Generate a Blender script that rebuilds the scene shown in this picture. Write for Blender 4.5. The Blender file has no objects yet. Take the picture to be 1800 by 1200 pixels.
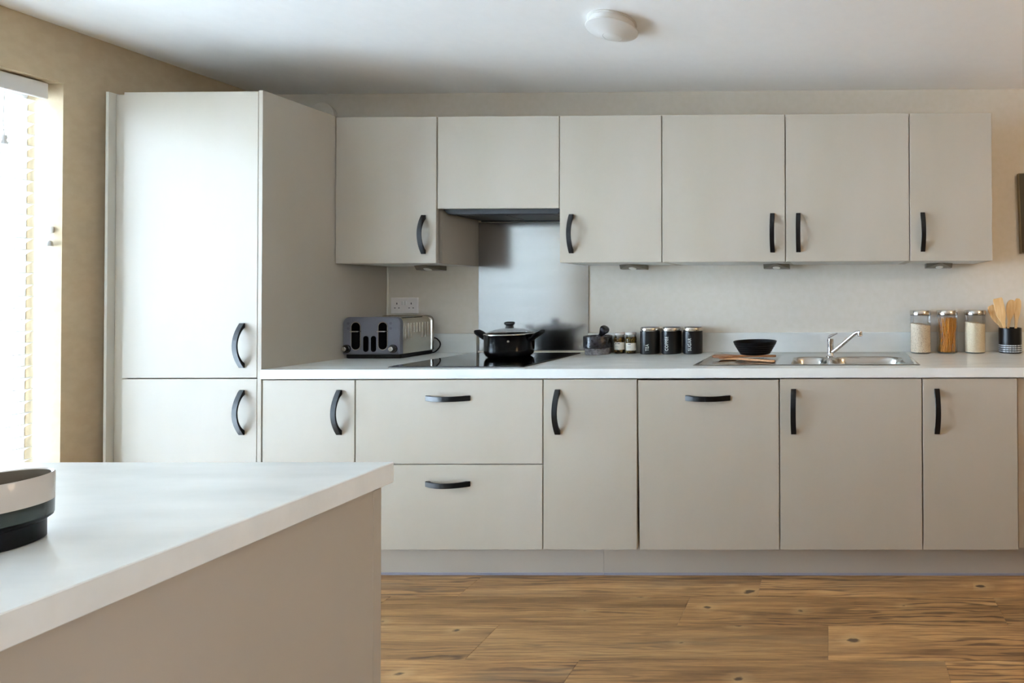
import bpy, bmesh, math, random
from mathutils import Vector, Matrix
random.seed(7)
S = bpy.context.scene
COL = S.collection
PI = math.pi

# ------------------------------------------------------------------ camera
YAW, PITCH, ROLL = 0.0090, 0.0090, 0.0038
F_PX, PX, PY = 932.98, 1451.55, 506.98
cam = bpy.data.cameras.new('camera')
co = bpy.data.objects.new('camera', cam); COL.objects.link(co)
r0 = Vector((math.cos(YAW), math.sin(YAW), 0)); f0 = Vector((-math.sin(YAW), math.cos(YAW), 0)); zz = Vector((0, 0, 1))
fw = f0*math.cos(PITCH) + zz*math.sin(PITCH); up = -f0*math.sin(PITCH) + zz*math.cos(PITCH)
rr = r0*math.cos(ROLL) - up*math.sin(ROLL); uu = r0*math.sin(ROLL) + up*math.cos(ROLL)
m = Matrix((rr, uu, -fw)).transposed().to_4x4(); m.translation = Vector((2.4168, -2.8732, 1.2279))
co.matrix_world = m
cam.sensor_fit = 'HORIZONTAL'; cam.sensor_width = 36.0; cam.lens = F_PX/1800*36
cam.shift_x = (900-PX)/1800; cam.shift_y = (PY-600)/1800
cam.clip_start = 0.05
S.camera = co

# ------------------------------------------------------------------ sky, portals, exposure
SKY = 46.0
w = bpy.data.worlds.new('overcast_sky'); S.world = w; w.use_nodes = True
bg = w.node_tree.nodes['Background']
bg.inputs[0].default_value = (0.62, 0.79, 1.0, 1); bg.inputs[1].default_value = SKY
S.view_settings.view_transform = 'Standard'; S.view_settings.look = 'None'
S.view_settings.gamma = 1.0; S.view_settings.use_curve_mapping = False
S.view_settings.exposure = 0.76
S.cycles.max_bounces = 10; S.cycles.diffuse_bounces = 6; S.cycles.glossy_bounces = 5
S.cycles.transparent_max_bounces = 24
S.cycles.caustics_reflective = False; S.cycles.caustics_refractive = False
S.cycles.sample_clamp_indirect = 8.0

XL, XR, YR, ZC, WT = -0.722, 5.2, -8.2, 2.3296, 0.205          # room: left wall, right wall, rear wall, ceiling
WY0, WY1, WZ0, WZ1 = -3.6, -0.735, 0.03, 2.099      # glazed opening in the left wall

RY0, RY1, RZ0, RZ1 = -4.55, -4.05, 0.95, 2.05            # narrow window added in the unseen right wall as side fill light

VY0, VY1, VZ0, VZ1 = -6.2, -4.2, 0.75, 2.1                # second left-wall window, unseen, added to brighten the cabinet fronts

def portal(name, loc, rot, sx, sy):
    l = bpy.data.lights.new(name, 'AREA'); l.shape = 'RECTANGLE'; l.size = sx; l.size_y = sy
    l.cycles.is_portal = True
    o = bpy.data.objects.new(name, l); COL.objects.link(o); o.location = loc; o.rotation_euler = rot
portal('window_portal', (XL-WT-0.01, (WY0+WY1)/2, (WZ0+WZ1)/2), (0, -PI/2, 0), WZ1-WZ0, WY1-WY0)

portal('rear_fill_portal', (XL-WT-0.01, (VY0+VY1)/2, (VZ0+VZ1)/2), (0, -PI/2, 0), VZ1-VZ0, VY1-VY0)
portal('side_fill_portal', (XR+0.31, (RY0+RY1)/2, (RZ0+RZ1)/2), (0, PI/2, 0), RZ1-RZ0, RY1-RY0)

# ------------------------------------------------------------------ materials
def lin(c):
    return tuple((v/255/12.92 if v/255 <= 0.04045 else ((v/255+0.055)/1.055)**2.4) for v in c) + (1,)
def mat(name, rgb, rough=0.5, metal=0.0, spec=0.5, coat=0.0, trans=0.0, emit=None):
    m = bpy.data.materials.new(name); m.use_nodes = True
    b = m.node_tree.nodes['Principled BSDF']
    b.inputs['Base Color'].default_value = lin(rgb); b.inputs['Roughness'].default_value = rough
    b.inputs['Metallic'].default_value = metal; b.inputs['Specular IOR Level'].default_value = spec
    b.inputs['Coat Weight'].default_value = coat
    return m
def nodes(m):
    return m.node_tree.nodes, m.node_tree.links, m.node_tree.nodes['Principled BSDF']
def noise_col(m, c1, c2, scale, stretch=(1, 1, 1), lo=0.35, hi=0.65, detail=4, bump=0.0, rough=0.5, bdist=0.002):
    n, l, b = nodes(m)
    tc = n.new('ShaderNodeTexCoord'); mp = n.new('ShaderNodeMapping'); mp.inputs['Scale'].default_value = stretch
    tx = n.new('ShaderNodeTexNoise'); tx.inputs['Scale'].default_value = scale; tx.inputs['Detail'].default_value = detail
    tx.inputs['Roughness'].default_value = rough
    rp = n.new('ShaderNodeValToRGB'); rp.color_ramp.elements[0].position = lo; rp.color_ramp.elements[1].position = hi
    rp.color_ramp.elements[0].color = lin(c1); rp.color_ramp.elements[1].color = lin(c2)
    l.new(tc.outputs['Object'], mp.inputs[0]); l.new(mp.outputs[0], tx.inputs['Vector']); l.new(tx.outputs['Fac'], rp.inputs[0])
    l.new(rp.outputs[0], b.inputs['Base Color'])
    if bump:
        bp = n.new('ShaderNodeBump'); bp.inputs['Strength'].default_value = bump; bp.inputs['Distance'].default_value = bdist
        l.new(tx.outputs['Fac'], bp.inputs['Height']); l.new(bp.outputs[0], b.inputs['Normal'])
    return m
def clear_glass(name, tint=(255, 255, 255), amount=0.55):
    m = bpy.data.materials.new(name); m.use_nodes = True
    n, l = m.node_tree.nodes, m.node_tree.links
    n.remove(n['Principled BSDF'])
    tr = n.new('ShaderNodeBsdfTransparent'); tr.inputs[0].default_value = lin(tint)
    gl = n.new('ShaderNodeBsdfGlossy'); gl.inputs['Roughness'].default_value = 0.02
    fr = n.new('ShaderNodeFresnel'); fr.inputs[0].default_value = 1.45
    mu = n.new('ShaderNodeMath'); mu.operation = 'MULTIPLY'; mu.inputs[1].default_value = amount
    mx = n.new('ShaderNodeMixShader')
    l.new(fr.outputs[0], mu.inputs[0]); l.new(mu.outputs[0], mx.inputs[0]); l.new(tr.outputs[0], mx.inputs[1]); l.new(gl.outputs[0], mx.inputs[2])
    l.new(mx.outputs[0], n['Material Output'].inputs[0])
    return m

M = {}
M['wall'] = noise_col(mat('wall_paint', (220, 213, 200), 0.75, spec=0.25), (218, 211, 197), (222, 215, 203), 30, bump=0.04)
M['beige'] = noise_col(mat('beige_shade_paint', (182, 162, 132), 0.75, spec=0.25), (180, 160, 130), (185, 165, 135), 30, bump=0.04)  # left wall: browner than the back wall, its darkness partly painted-in shade
M['taupe'] = noise_col(mat('taupe_paint', (124, 102, 76), 0.8, spec=0.2), (122, 100, 74), (127, 105, 79), 30)
M['ceiling'] = noise_col(mat('ceiling_paint', (249, 249, 248), 0.85, spec=0.2), (248, 248, 247), (250, 250, 249), 20)
M['cab'] = noise_col(mat('cashmere_laminate', (176, 167, 152), 0.42, spec=0.3), (174, 165, 149), (179, 170, 156), 3, (1, 1, 0.3))
M['carcass'] = mat('carcass_board', (214, 212, 206), 0.5)
M['edge'] = mat('panel_edging', (206, 202, 190), 0.45)
M['gap'] = mat('dark_recess', (20, 19, 18), 0.9, spec=0.1)
M['top'] = noise_col(mat('pale_worktop', (232, 234, 230), 0.26, spec=0.5), (224, 227, 223), (237, 239, 235), 5, (1, 4, 2), 0.3, 0.7, 6)
M['topedge'] = M['top']
M['handle'] = mat('black_handle', (12, 11, 12), 0.36, spec=0.25)
M['plinth'] = mat('plinth_board', (176, 167, 153), 0.5)
M['seal'] = mat('plinth_seal', (150, 150, 165), 0.3)
M['white_plastic'] = mat('white_plastic', (226, 224, 220), 0.35)
M['white_frame'] = mat('white_frame', (235, 236, 236), 0.35)
M['slat'] = mat('white_slat', (245, 245, 241), 0.5)
M['sealant'] = mat('sealant', (240, 234, 220), 0.4)
M['socket'] = mat('socket_plastic', (240, 234, 230), 0.35)
M['black'] = mat('black_plastic', (10, 10, 11), 0.5, spec=0.25)
M['black_satin'] = mat('black_satin', (9, 9, 11), 0.3, spec=0.4)
M['black_gloss'] = mat('black_gloss', (6, 6, 7), 0.16, spec=0.6)
M['slot_black'] = mat('slot_black', (7, 7, 8), 0.7, spec=0.03)
M['hob'] = mat('hob_glass', (5, 5, 6), 0.03, spec=0.6)
M['chrome'] = mat('chrome', (225, 225, 228), 0.08, metal=1)
M['steel'] = mat('satin_steel', (188, 186, 182), 0.25, metal=1)
M['lid_steel'] = mat('lid_steel', (205, 200, 192), 0.18, metal=1)
M['dark_steel'] = mat('dark_steel', (42, 42, 43), 0.5, metal=0.3)
M['pelmet_light'] = mat('pewter', (120, 112, 100), 0.35, metal=0.9)
M['lens'] = mat('frosted_lens', (235, 232, 225), 0.3)
M['toaster_front'] = mat('grey_toaster_paint', (100, 100, 108), 0.4, spec=0.5)
M['glass'] = clear_glass('clear_glass')
M['lid_glass'] = clear_glass('lid_glass', amount=0.45)
M['pane'] = clear_glass('window_pane', amount=1.0)
M['label'] = mat('paper_label', (232, 228, 218), 0.7)
M['ink'] = mat('ink', (35, 33, 40), 0.6)
M['letter'] = mat('white_lettering', (232, 232, 226), 0.5)
M['stripe'] = noise_col(mat('stripe', (190, 200, 208), 0.45), (110, 118, 125), (215, 220, 224), 120, (1, 1, 0.1))
M['frame_dark'] = mat('dark_print', (70, 62, 44), 0.7)
M['frame_tan'] = mat('tan_canvas_edge', (140, 124, 94), 0.7)
M['stone_polished'] = noise_col(mat('polished_granite', (30, 30, 34), 0.22), (18, 18, 22), (44, 44, 50), 60, bump=0.02)
M['stone_raw'] = noise_col(mat('rough_granite', (110, 108, 108), 0.7), (85, 83, 84), (135, 132, 132), 90, bump=0.4)
M['olive'] = noise_col(mat('olive', (120, 88, 24), 0.3, coat=0.3), (92, 66, 14), (150, 112, 36), 40)
M['caper'] = noise_col(mat('caper', (96, 84, 24), 0.35), (60, 52, 12), (168, 140, 50), 90)
M['brine'] = mat('brine', (48, 36, 10), 0.25)
M['oats'] = noise_col(mat('oats', (226, 200, 165), 0.8), (168, 132, 94), (246, 228, 200), 340, lo=0.3, hi=0.5, bump=0.6)
M['rice'] = noise_col(mat('rice', (226, 206, 168), 0.75), (208, 180, 136), (246, 230, 198), 420, lo=0.3, hi=0.55, bump=0.5)
M['pasta'] = mat('spaghetti', (212, 142, 34), 0.45)
def wood(name, c1, c2, axis=(1, 12, 12), scale=9, rough=0.5):
    return noise_col(mat(name, c1, rough), c1, c2, scale, axis, 0.3, 0.7, 5)
M['beech'] = wood('pale_beech', (214, 170, 112), (234, 198, 146), (14, 14, 1.5), 8)
M['acacia'] = wood('dark_wood', (122, 76, 44), (162, 108, 66), (2, 14, 14), 9)
M['acacia_light'] = wood('honey_wood', (186, 128, 82), (214, 160, 112), (2, 14, 14), 9)
M['cup_beige'] = mat('beige_glaze', (190, 180, 168), 0.2, spec=0.6)
M['cup_green'] = mat('green_glaze', (46, 52, 47), 0.22, spec=0.35)
M['cup_black'] = mat('black_glaze', (8, 8, 9), 0.35, spec=0.12)
M['dish_black'] = mat('dish_black', (8, 8, 9), 0.4, spec=0.15)
M['cup_inside'] = mat('dark_glaze', (112, 102, 88), 0.25)
M['ground'] = mat('outside_paving', (214, 214, 210), 0.9)

def brushed(name, rgb, rough, stretch, strength, dist=0.0006, wav=0.0):
    m = mat(name, rgb, rough, metal=1)
    n, l, b = nodes(m)
    tc = n.new('ShaderNodeTexCoord'); mp = n.new('ShaderNodeMapping'); mp.inputs['Scale'].default_value = stretch
    tx = n.new('ShaderNodeTexNoise'); tx.inputs['Scale'].default_value = 14; tx.inputs['Detail'].default_value = 3
    bp = n.new('ShaderNodeBump'); bp.inputs['Strength'].default_value = strength; bp.inputs['Distance'].default_value = dist
    l.new(tc.outputs['Object'], mp.inputs[0]); l.new(mp.outputs[0], tx.inputs['Vector']); l.new(tx.outputs['Fac'], bp.inputs['Height'])
    last = bp
    if wav:
        t2 = n.new('ShaderNodeTexNoise'); t2.inputs['Scale'].default_value = 4; t2.inputs['Detail'].default_value = 0
        b2 = n.new('ShaderNodeBump'); b2.inputs['Strength'].default_value = 1; b2.inputs['Distance'].default_value = wav
        m2 = n.new('ShaderNodeMapping'); m2.inputs['Scale'].default_value = (0.5, 1, 5); l.new(tc.outputs['Object'], m2.inputs[0]); l.new(m2.outputs[0], t2.inputs['Vector']); l.new(t2.outputs['Fac'], b2.inputs['Height']); l.new(bp.outputs[0], b2.inputs['Normal']); last = b2
    l.new(last.outputs[0], b.inputs['Normal'])
    return m
M['splash'] = brushed('brushed_steel_sheet', (168, 166, 164), 0.19, (0.5, 1, 14), 0.10, 0.0003, 0.0007)
M['sink'] = brushed('sink_steel', (196, 194, 188), 0.22, (1, 1, 1), 0.02)
M['toaster_steel'] = brushed('toaster_steel', (190, 184, 172), 0.24, (1, 14, 0.5), 0.1)

def plank_material():
    m = mat('oak_laminate_plank', (150, 106, 64), 0.42, spec=0.45)
    n, l, b = nodes(m)
    tc = n.new('ShaderNodeTexCoord'); oi = n.new('ShaderNodeObjectInfo')
    mul = n.new('ShaderNodeVectorMath'); mul.operation = 'SCALE'; mul.inputs['Scale'].default_value = 1.0
    cmb = n.new('ShaderNodeCombineXYZ')
    r1 = n.new('ShaderNodeMath'); r1.operation = 'MULTIPLY'; r1.inputs[1].default_value = 37.0
    r2 = n.new('ShaderNodeMath'); r2.operation = 'MULTIPLY'; r2.inputs[1].default_value = 91.0
    l.new(oi.outputs['Random'], r1.inputs[0]); l.new(oi.outputs['Random'], r2.inputs[0])
    l.new(r1.outputs[0], cmb.inputs[0]); l.new(r2.outputs[0], cmb.inputs[2])
    add = n.new('ShaderNodeVectorMath'); add.operation = 'ADD'
    l.new(tc.outputs['Object'], add.inputs[0]); l.new(cmb.outputs[0], add.inputs[1])
    def mapped(sc):
        mp = n.new('ShaderNodeMapping'); mp.inputs['Scale'].default_value = sc
        l.new(add.outputs[0], mp.inputs[0]); return mp
    def noise(sc, scale, det, ro=0.6, dist=0.0):
        t = n.new('ShaderNodeTexNoise'); t.inputs['Scale'].default_value = scale; t.inputs['Detail'].default_value = det
        t.inputs['Roughness'].default_value = ro; t.inputs['Distortion'].default_value = dist
        l.new(mapped(sc).outputs[0], t.inputs['Vector']); return t
    base = noise((0.42, 6.0, 1), 3.0, 8, 0.68, 0.25)
    rp = n.new('ShaderNodeValToRGB'); e = rp.color_ramp.elements
    e[0].position = 0.28; e[0].color = lin((112, 80, 48)); e[1].position = 0.74; e[1].color = lin((214, 172, 118))
    x = e.new(0.42); x.color = lin((150, 110, 68)); x = e.new(0.55); x.color = lin((184, 140, 90))
    l.new(base.outputs['Fac'], rp.inputs[0])
    # fine dark grain lines, bent by a slow field so that they run in cathedral arcs
    warp = noise((0.9, 3.0, 1), 1.6, 1, 0.4)
    wv = n.new('ShaderNodeTexWave'); wv.wave_type = 'BANDS'; wv.bands_direction = 'Y'
    wv.inputs['Scale'].default_value = 13; wv.inputs['Distortion'].default_value = 16; wv.inputs['Detail'].default_value = 3
    wv.inputs['Detail Scale'].default_value = 1.4
    l.new(mapped((0.10, 1.0, 1)).outputs[0], wv.inputs['Vector'])
    gr = n.new('ShaderNodeValToRGB'); gr.color_ramp.elements[0].position = 0.0; gr.color_ramp.elements[1].position = 0.34
    gr.color_ramp.elements[0].color = (1, 1, 1, 1); gr.color_ramp.elements[1].color = (0, 0, 0, 1)
    l.new(wv.outputs['Fac'], gr.inputs[0])
    msk = n.new('ShaderNodeMath'); msk.operation = 'MULTIPLY'
    l.new(gr.outputs[0], msk.inputs[0])
    mk = n.new('ShaderNodeMapRange'); mk.inputs[1].default_value = 0.42; mk.inputs[2].default_value = 0.62; mk.inputs[4].default_value = 0.8
    l.new(warp.outputs['Fac'], mk.inputs[0]); l.new(mk.outputs[0], msk.inputs[1])
    m1 = n.new('ShaderNodeMixRGB'); m1.inputs[2].default_value = lin((78, 48, 28))
    l.new(msk.outputs[0], m1.inputs[0]); l.new(rp.outputs[0], m1.inputs[1])
    # fibre streaks
    fib = noise((1.6, 46, 1), 4.0, 5, 0.7)
    fr = n.new('ShaderNodeMapRange'); fr.inputs[1].default_value = 0.3; fr.inputs[2].default_value = 0.7; fr.inputs[3].default_value = 0.66; fr.inputs[4].default_value = 1.22
    l.new(fib.outputs['Fac'], fr.inputs[0])
    m2 = n.new('ShaderNodeMixRGB'); m2.blend_type = 'MULTIPLY'; m2.inputs[0].default_value = 1.0
    l.new(m1.outputs[0], m2.inputs[1]); l.new(fr.outputs[0], m2.inputs[2])
    # knots
    vo = n.new('ShaderNodeTexVoronoi'); vo.voronoi_dimensions = '2D'; vo.inputs['Scale'].default_value = 3.6
    l.new(mapped((0.8, 1.3, 1)).outputs[0], vo.inputs['Vector'])
    wob = noise((6, 14, 1), 4.0, 2); wa = n.new('ShaderNodeMath'); wa.operation = 'MULTIPLY_ADD'; wa.inputs[1].default_value = 0.10; wa.inputs[2].default_value = -0.05
    l.new(wob.outputs['Fac'], wa.inputs[0]); vd = n.new('ShaderNodeMath'); vd.operation = 'ADD'; vs_ = n.new('ShaderNodeSeparateColor'); l.new(vo.outputs['Color'], vs_.inputs[0]); vr = n.new('ShaderNodeMath'); vr.operation = 'MULTIPLY_ADD'; vr.inputs[1].default_value = 0.11
    l.new(vs_.outputs[0], vr.inputs[0]); l.new(vo.outputs['Distance'], vr.inputs[2]); vq = n.new('ShaderNodeMath'); vq.operation = 'SUBTRACT'; vq.inputs[1].default_value = 0.035; l.new(vr.outputs[0], vq.inputs[0])
    l.new(vq.outputs[0], vd.inputs[0]); l.new(wa.outputs[0], vd.inputs[1])
    kr = n.new('ShaderNodeValToRGB'); kr.color_ramp.elements[0].position = 0.02; kr.color_ramp.elements[1].position = 0.05
    kr.color_ramp.elements[0].color = (0.9, 0.9, 0.9, 1); kr.color_ramp.elements[1].color = (0, 0, 0, 1)
    l.new(vd.outputs[0], kr.inputs[0])
    hr = n.new('ShaderNodeValToRGB'); hr.color_ramp.elements[0].position = 0.05; hr.color_ramp.elements[1].position = 0.17
    hr.color_ramp.elements[0].color = (0.38, 0.38, 0.38, 1); hr.color_ramp.elements[1].color = (0, 0, 0, 1); l.new(vd.outputs[0], hr.inputs[0])
    mh = n.new('ShaderNodeMixRGB'); mh.inputs[2].default_value = lin((216, 180, 128)); l.new(hr.outputs[0], mh.inputs[0]); l.new(m2.outputs[0], mh.inputs[1])
    gs = noise((0.5, 5, 1), 2.2, 4, 0.6); gk = n.new('ShaderNodeMapRange'); gk.inputs[1].default_value = 0.56; gk.inputs[2].default_value = 0.72; gk.inputs[4].default_value = 0.55
    l.new(gs.outputs['Fac'], gk.inputs[0]); mg = n.new('ShaderNodeMixRGB'); mg.inputs[2].default_value = lin((142, 122, 96)); l.new(gk.outputs[0], mg.inputs[0]); l.new(mh.outputs[0], mg.inputs[1])
    m3 = n.new('ShaderNodeMixRGB'); m3.inputs[2].default_value = lin((62, 40, 24))
    l.new(kr.outputs[0], m3.inputs[0]); l.new(mg.outputs[0], m3.inputs[1])
    # each board its own tone
    tn = n.new('ShaderNodeMapRange'); tn.inputs[3].default_value = 0.70; tn.inputs[4].default_value = 1.0
    l.new(oi.outputs['Random'], tn.inputs[0])
    m4 = n.new('ShaderNodeMixRGB'); m4.blend_type = 'MULTIPLY'; m4.inputs[0].default_value = 1.0
    l.new(m3.outputs[0], m4.inputs[1]); l.new(tn.outputs[0], m4.inputs[2])
    l.new(m4.outputs[0], b.inputs['Base Color'])
    bp = n.new('ShaderNodeBump'); bp.inputs['Strength'].default_value = 0.15; bp.inputs['Distance'].default_value = 0.001
    l.new(fib.outputs['Fac'], bp.inputs['Height']); l.new(bp.outputs[0], b.inputs['Normal'])
    return m
M['plank'] = plank_material()

# ------------------------------------------------------------------ mesh helpers
OFF = {}
def finish(name, bm, material, parent=None, smooth=None, loc=None):
    """one mesh object from a bmesh in world coordinates"""
    off = OFF.get(parent.name, Vector((0, 0, 0))) if parent else Vector(loc or (0, 0, 0))
    bmesh.ops.recalc_face_normals(bm, faces=bm.faces[:])
    bmesh.ops.translate(bm, verts=bm.verts[:], vec=-off)
    me = bpy.data.meshes.new(name); bm.to_mesh(me); bm.free()
    for mt in (material if isinstance(material, (list, tuple)) else [material]):
        me.materials.append(mt)
    if smooth:
        me.polygons.foreach_set('use_smooth', [True]*len(me.polygons)); me.set_sharp_from_angle(angle=smooth)
    o = bpy.data.objects.new(name, me); COL.objects.link(o)
    if parent: o.parent = parent
    else: o.location = off
    OFF[o.name] = off
    return o
def thing(name, label, cat, loc, group=None):
    o = bpy.data.objects.new(name, None); COL.objects.link(o); o.location = loc; o.empty_display_size = 0.05
    OFF[o.name] = Vector(loc); return tag(o, label, cat, group)
def tag(o, label, cat, group=None):
    o['label'] = label; o['category'] = cat
    if group: o['group'] = group
    return o
def struct(o):
    o['kind'] = 'structure'; return o
def box(bm, x0, x1, y0, y1, z0, z1, b=0.0, seg=1):
    t = bmesh.new(); bmesh.ops.create_cube(t, size=1)
    for v in t.verts:
        v.co = Vector(((x0+x1)/2 + v.co.x*(x1-x0), (y0+y1)/2 + v.co.y*(y1-y0), (z0+z1)/2 + v.co.z*(z1-z0)))
    if b: bmesh.ops.bevel(t, geom=t.edges[:], offset=b, segments=seg, profile=0.5, affect='EDGES')
    join(bm, t); return bm
def join(bm, t, mtx=None):
    if mtx is not None: bmesh.ops.transform(t, matrix=mtx, verts=t.verts[:])
    me = bpy.data.meshes.new('tmp'); t.to_mesh(me); t.free(); bm.from_mesh(me); bpy.data.meshes.remove(me)
def B(x0, x1, y0, y1, z0, z1, b=0.0, seg=1):
    return box(bmesh.new(), x0, x1, y0, y1, z0, z1, b, seg)
def lathe(bm, prof, c=(0, 0, 0), seg=40, squash=(1, 1), mtx=None, mats=None):
    """surface of revolution about z; prof = [(r, z)], r = 0 closes it; mats = material index per span"""
    t = bmesh.new(); rings = []
    for r, z in prof:
        if r <= 1e-6: rings.append([t.verts.new((0, 0, z))])
        else: rings.append([t.verts.new((r*math.cos(2*PI*k/seg)*squash[0], r*math.sin(2*PI*k/seg)*squash[1], z)) for k in range(seg)])
    for s, (a, b2) in enumerate(zip(rings, rings[1:])):
        for k in range(seg):
            k2 = (k+1) % seg
            if len(a) == 1 and len(b2) == 1: continue
            if len(a) == 1: f = t.faces.new((a[0], b2[k2], b2[k]))
            elif len(b2) == 1: f = t.faces.new((a[k], a[k2], b2[0]))
            else: f = t.faces.new((a[k], a[k2], b2[k2], b2[k]))
            if mats: f.material_index = mats[s]
    mm = Matrix.Translation(Vector(c)) @ (mtx or Matrix.Identity(4))
    join(bm, t, mm); return bm
def tube(bm, pts, r, seg=10, caps=True):
    pts = [Vector(p) for p in pts]; rs = r if isinstance(r, (list, tuple)) else [r]*len(pts)
    t = bmesh.new(); rings = []; ref = None
    for i, p in enumerate(pts):
        d = (pts[min(i+1, len(pts)-1)] - pts[max(i-1, 0)]).normalized()
        if ref is None: ref = Vector((0, 0, 1)) if abs(d.z) < 0.9 else Vector((1, 0, 0))
        u = (ref - d*ref.dot(d)).normalized(); v = d.cross(u); ref = u
        rings.append([t.verts.new(p + (u*math.cos(2*PI*k/seg) + v*math.sin(2*PI*k/seg))*rs[i]) for k in range(seg)])
    for a, b2 in zip(rings, rings[1:]):
        for k in range(seg): t.faces.new((a[k], a[(k+1) % seg], b2[(k+1) % seg], b2[k]))
    if caps: t.faces.new(rings[0][::-1]); t.faces.new(rings[-1])
    join(bm, t); return bm
def prism(bm, poly, depth, mtx, b=0.0):
    """polygon in local xy, extruded along local z by depth, then moved by mtx"""
    t = bmesh.new(); vs = [t.verts.new((x, y, 0)) for x, y in poly]; f = t.faces.new(vs)
    r = bmesh.ops.extrude_face_region(t, geom=[f])
    bmesh.ops.translate(t, verts=[g for g in r['geom'] if isinstance(g, bmesh.types.BMVert)], vec=(0, 0, depth))
    bmesh.ops.recalc_face_normals(t, faces=t.faces[:])
    if b: bmesh.ops.bevel(t, geom=[e for e in t.edges if e.calc_face_angle(0) > 0.6], offset=b, segments=1, affect='EDGES')
    join(bm, t, mtx); return bm
def axes(o, x, y, z):
    mm = Matrix((Vector(x), Vector(y), Vector(z))).transposed().to_4x4(); mm.translation = Vector(o); return mm
def smoothpts(pts, n=6):
    """Catmull-Rom through pts"""
    P = [Vector(p) for p in pts]; P = [P[0]*2-P[1]] + P + [P[-1]*2-P[-2]]; out = []
    for i in range(1, len(P)-2):
        for k in range(n):
            t = k/n
            out.append(0.5*((2*P[i]) + (P[i+1]-P[i-1])*t + (2*P[i-1]-5*P[i]+4*P[i+1]-P[i+2])*t*t + (3*P[i]-P[i-1]-3*P[i+1]+P[i+2])*t**3))
    out.append(P[-2]); return out
def pill(w, h, n=10):
    r = w/2; out = []
    for k in range(n+1): a = PI*k/n; out.append((r*math.cos(a), h/2-r+r*math.sin(a)))
    for k in range(n+1): a = PI+PI*k/n; out.append((r*math.cos(a), -(h/2-r)+r*math.sin(a)))
    return out

# ------------------------------------------------------------------ the room
fl = finish('floor', B(XL, XR, YR, 0, -0.1, -0.009), M['gap']); struct(fl)
PW, PL, GAP = 0.1857, 1.224, 0.0006
plank_me = None
row_y = -0.714 + PW*4            # a seam; rows go towards the camera from here
starts = {3: 0.8917, 4: 1.8438, 5: 1.1798, 6: 1.5682}
r = 0; y1 = row_y
while y1 > YR:
    y0 = y1 - PW
    ya, yb = max(y0, YR), min(y1, 0.0)
    if yb - ya > 0.01:
        x = starts.get(r, random.uniform(0, PL)); x -= PL*math.ceil((x-XL)/PL)
        while x < XR:
            xa, xb = max(x, XL), min(x+PL, XR)
            if xb-xa > 0.02:
                full = abs(xb-xa-PL) < 1e-6 and abs(yb-ya-PW) < 1e-6
                c = Vector(((xa+xb)/2, (ya+yb)/2, 0))
                if full and plank_me:
                    o = bpy.data.objects.new('plank', plank_me); COL.objects.link(o); o.location = c
                else:
                    o = finish('plank', B(xa+GAP/2, xb-GAP/2, ya+GAP/2, yb-GAP/2, -0.009, 0, 0.0006), M['plank'], loc=c)
                    if full: plank_me = o.data
                o.parent = fl
            x += PL
    y1 = y0; r += 1
struct(finish('ceiling', B(XL-0.3, XR+0.3, YR-0.3, 0.3, ZC, ZC+0.2), M['ceiling']))
struct(finish('wall_back', B(XL-0.3, XR+0.3, 0, 0.3, -0.1, ZC), M['wall']))
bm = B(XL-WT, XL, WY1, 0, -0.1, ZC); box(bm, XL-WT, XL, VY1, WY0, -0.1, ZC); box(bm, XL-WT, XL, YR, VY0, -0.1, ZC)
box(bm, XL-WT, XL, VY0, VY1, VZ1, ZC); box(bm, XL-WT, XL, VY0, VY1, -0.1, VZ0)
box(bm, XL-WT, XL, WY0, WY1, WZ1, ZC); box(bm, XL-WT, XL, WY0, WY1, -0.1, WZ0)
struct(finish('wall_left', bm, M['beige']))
bm = B(XR, XR+0.3, RY1, 0, -0.1, ZC); box(bm, XR, XR+0.3, YR, RY0, -0.1, ZC)
box(bm, XR, XR+0.3, RY0, RY1, RZ1, ZC); box(bm, XR, XR+0.3, RY0, RY1, -0.1, RZ0)
struct(finish('wall_right', bm, M['taupe']))
struct(finish('wall_rear', B(XL-0.3, XR+0.3, YR-0.3, YR, -0.1, ZC), M['taupe']))

def window(name, xf, d, y0, y1, z0, z1, lights, j=0.06):
    """frame between x = xf and xf + d, in the opening, with equal panes"""
    xa, xb = min(xf, xf+d), max(xf, xf+d)
    root = bpy.data.objects.new(name, None); COL.objects.link(root); root.location = (xf, (y0+y1)/2, z0); OFF[root.name] = Vector(root.location); struct(root)
    fr = B(xa, xb, y0, y1, z0, z0+0.06, 0.004); box(fr, xa, xb, y0, y1, z1-0.06, z1, 0.004)
    box(fr, xa, xb, y0, y0+j, z0+0.06, z1-0.06, 0.004); box(fr, xa, xb, y1-j, y1, z0+0.06, z1-0.06, 0.004)
    finish('window_frame', fr, M['white_frame'], root)
    wd = (y1-y0-2*j)/lights
    for k in range(lights):
        a = y0+j+wd*k
        if k: finish('mullion', B(xa, xb, a-0.035, a+0.035, z0+0.06, z1-0.06, 0.004), M['white_frame'], root)
        finish('pane', B((xa+xb)/2-0.003, (xa+xb)/2+0.003, a+(0.035 if k else 0), a+wd-(0.035 if k < lights-1 else 0), z0+0.06, z1-0.06), M['pane'], root)
    return root
window('window_1', -0.865, -0.05, WY0, WY1, WZ0, WZ1, 3, 0.018)
window('fill_window_3', -0.865, -0.05, VY0, VY1, VZ0, VZ1, 2, 0.04)
window('fill_window_2', XR+0.12, 0.07, RY0, RY1, RZ0, RZ1, 1, 0.04)
g = finish('ground', B(-30, XL-WT-0.02, -30, 30, -0.3, -0.12), M['ground']); struct(g)

g = finish('ground', B(XR+0.32, 30, -30, 30, -0.3, -0.12), M['ground']); struct(g)
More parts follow.
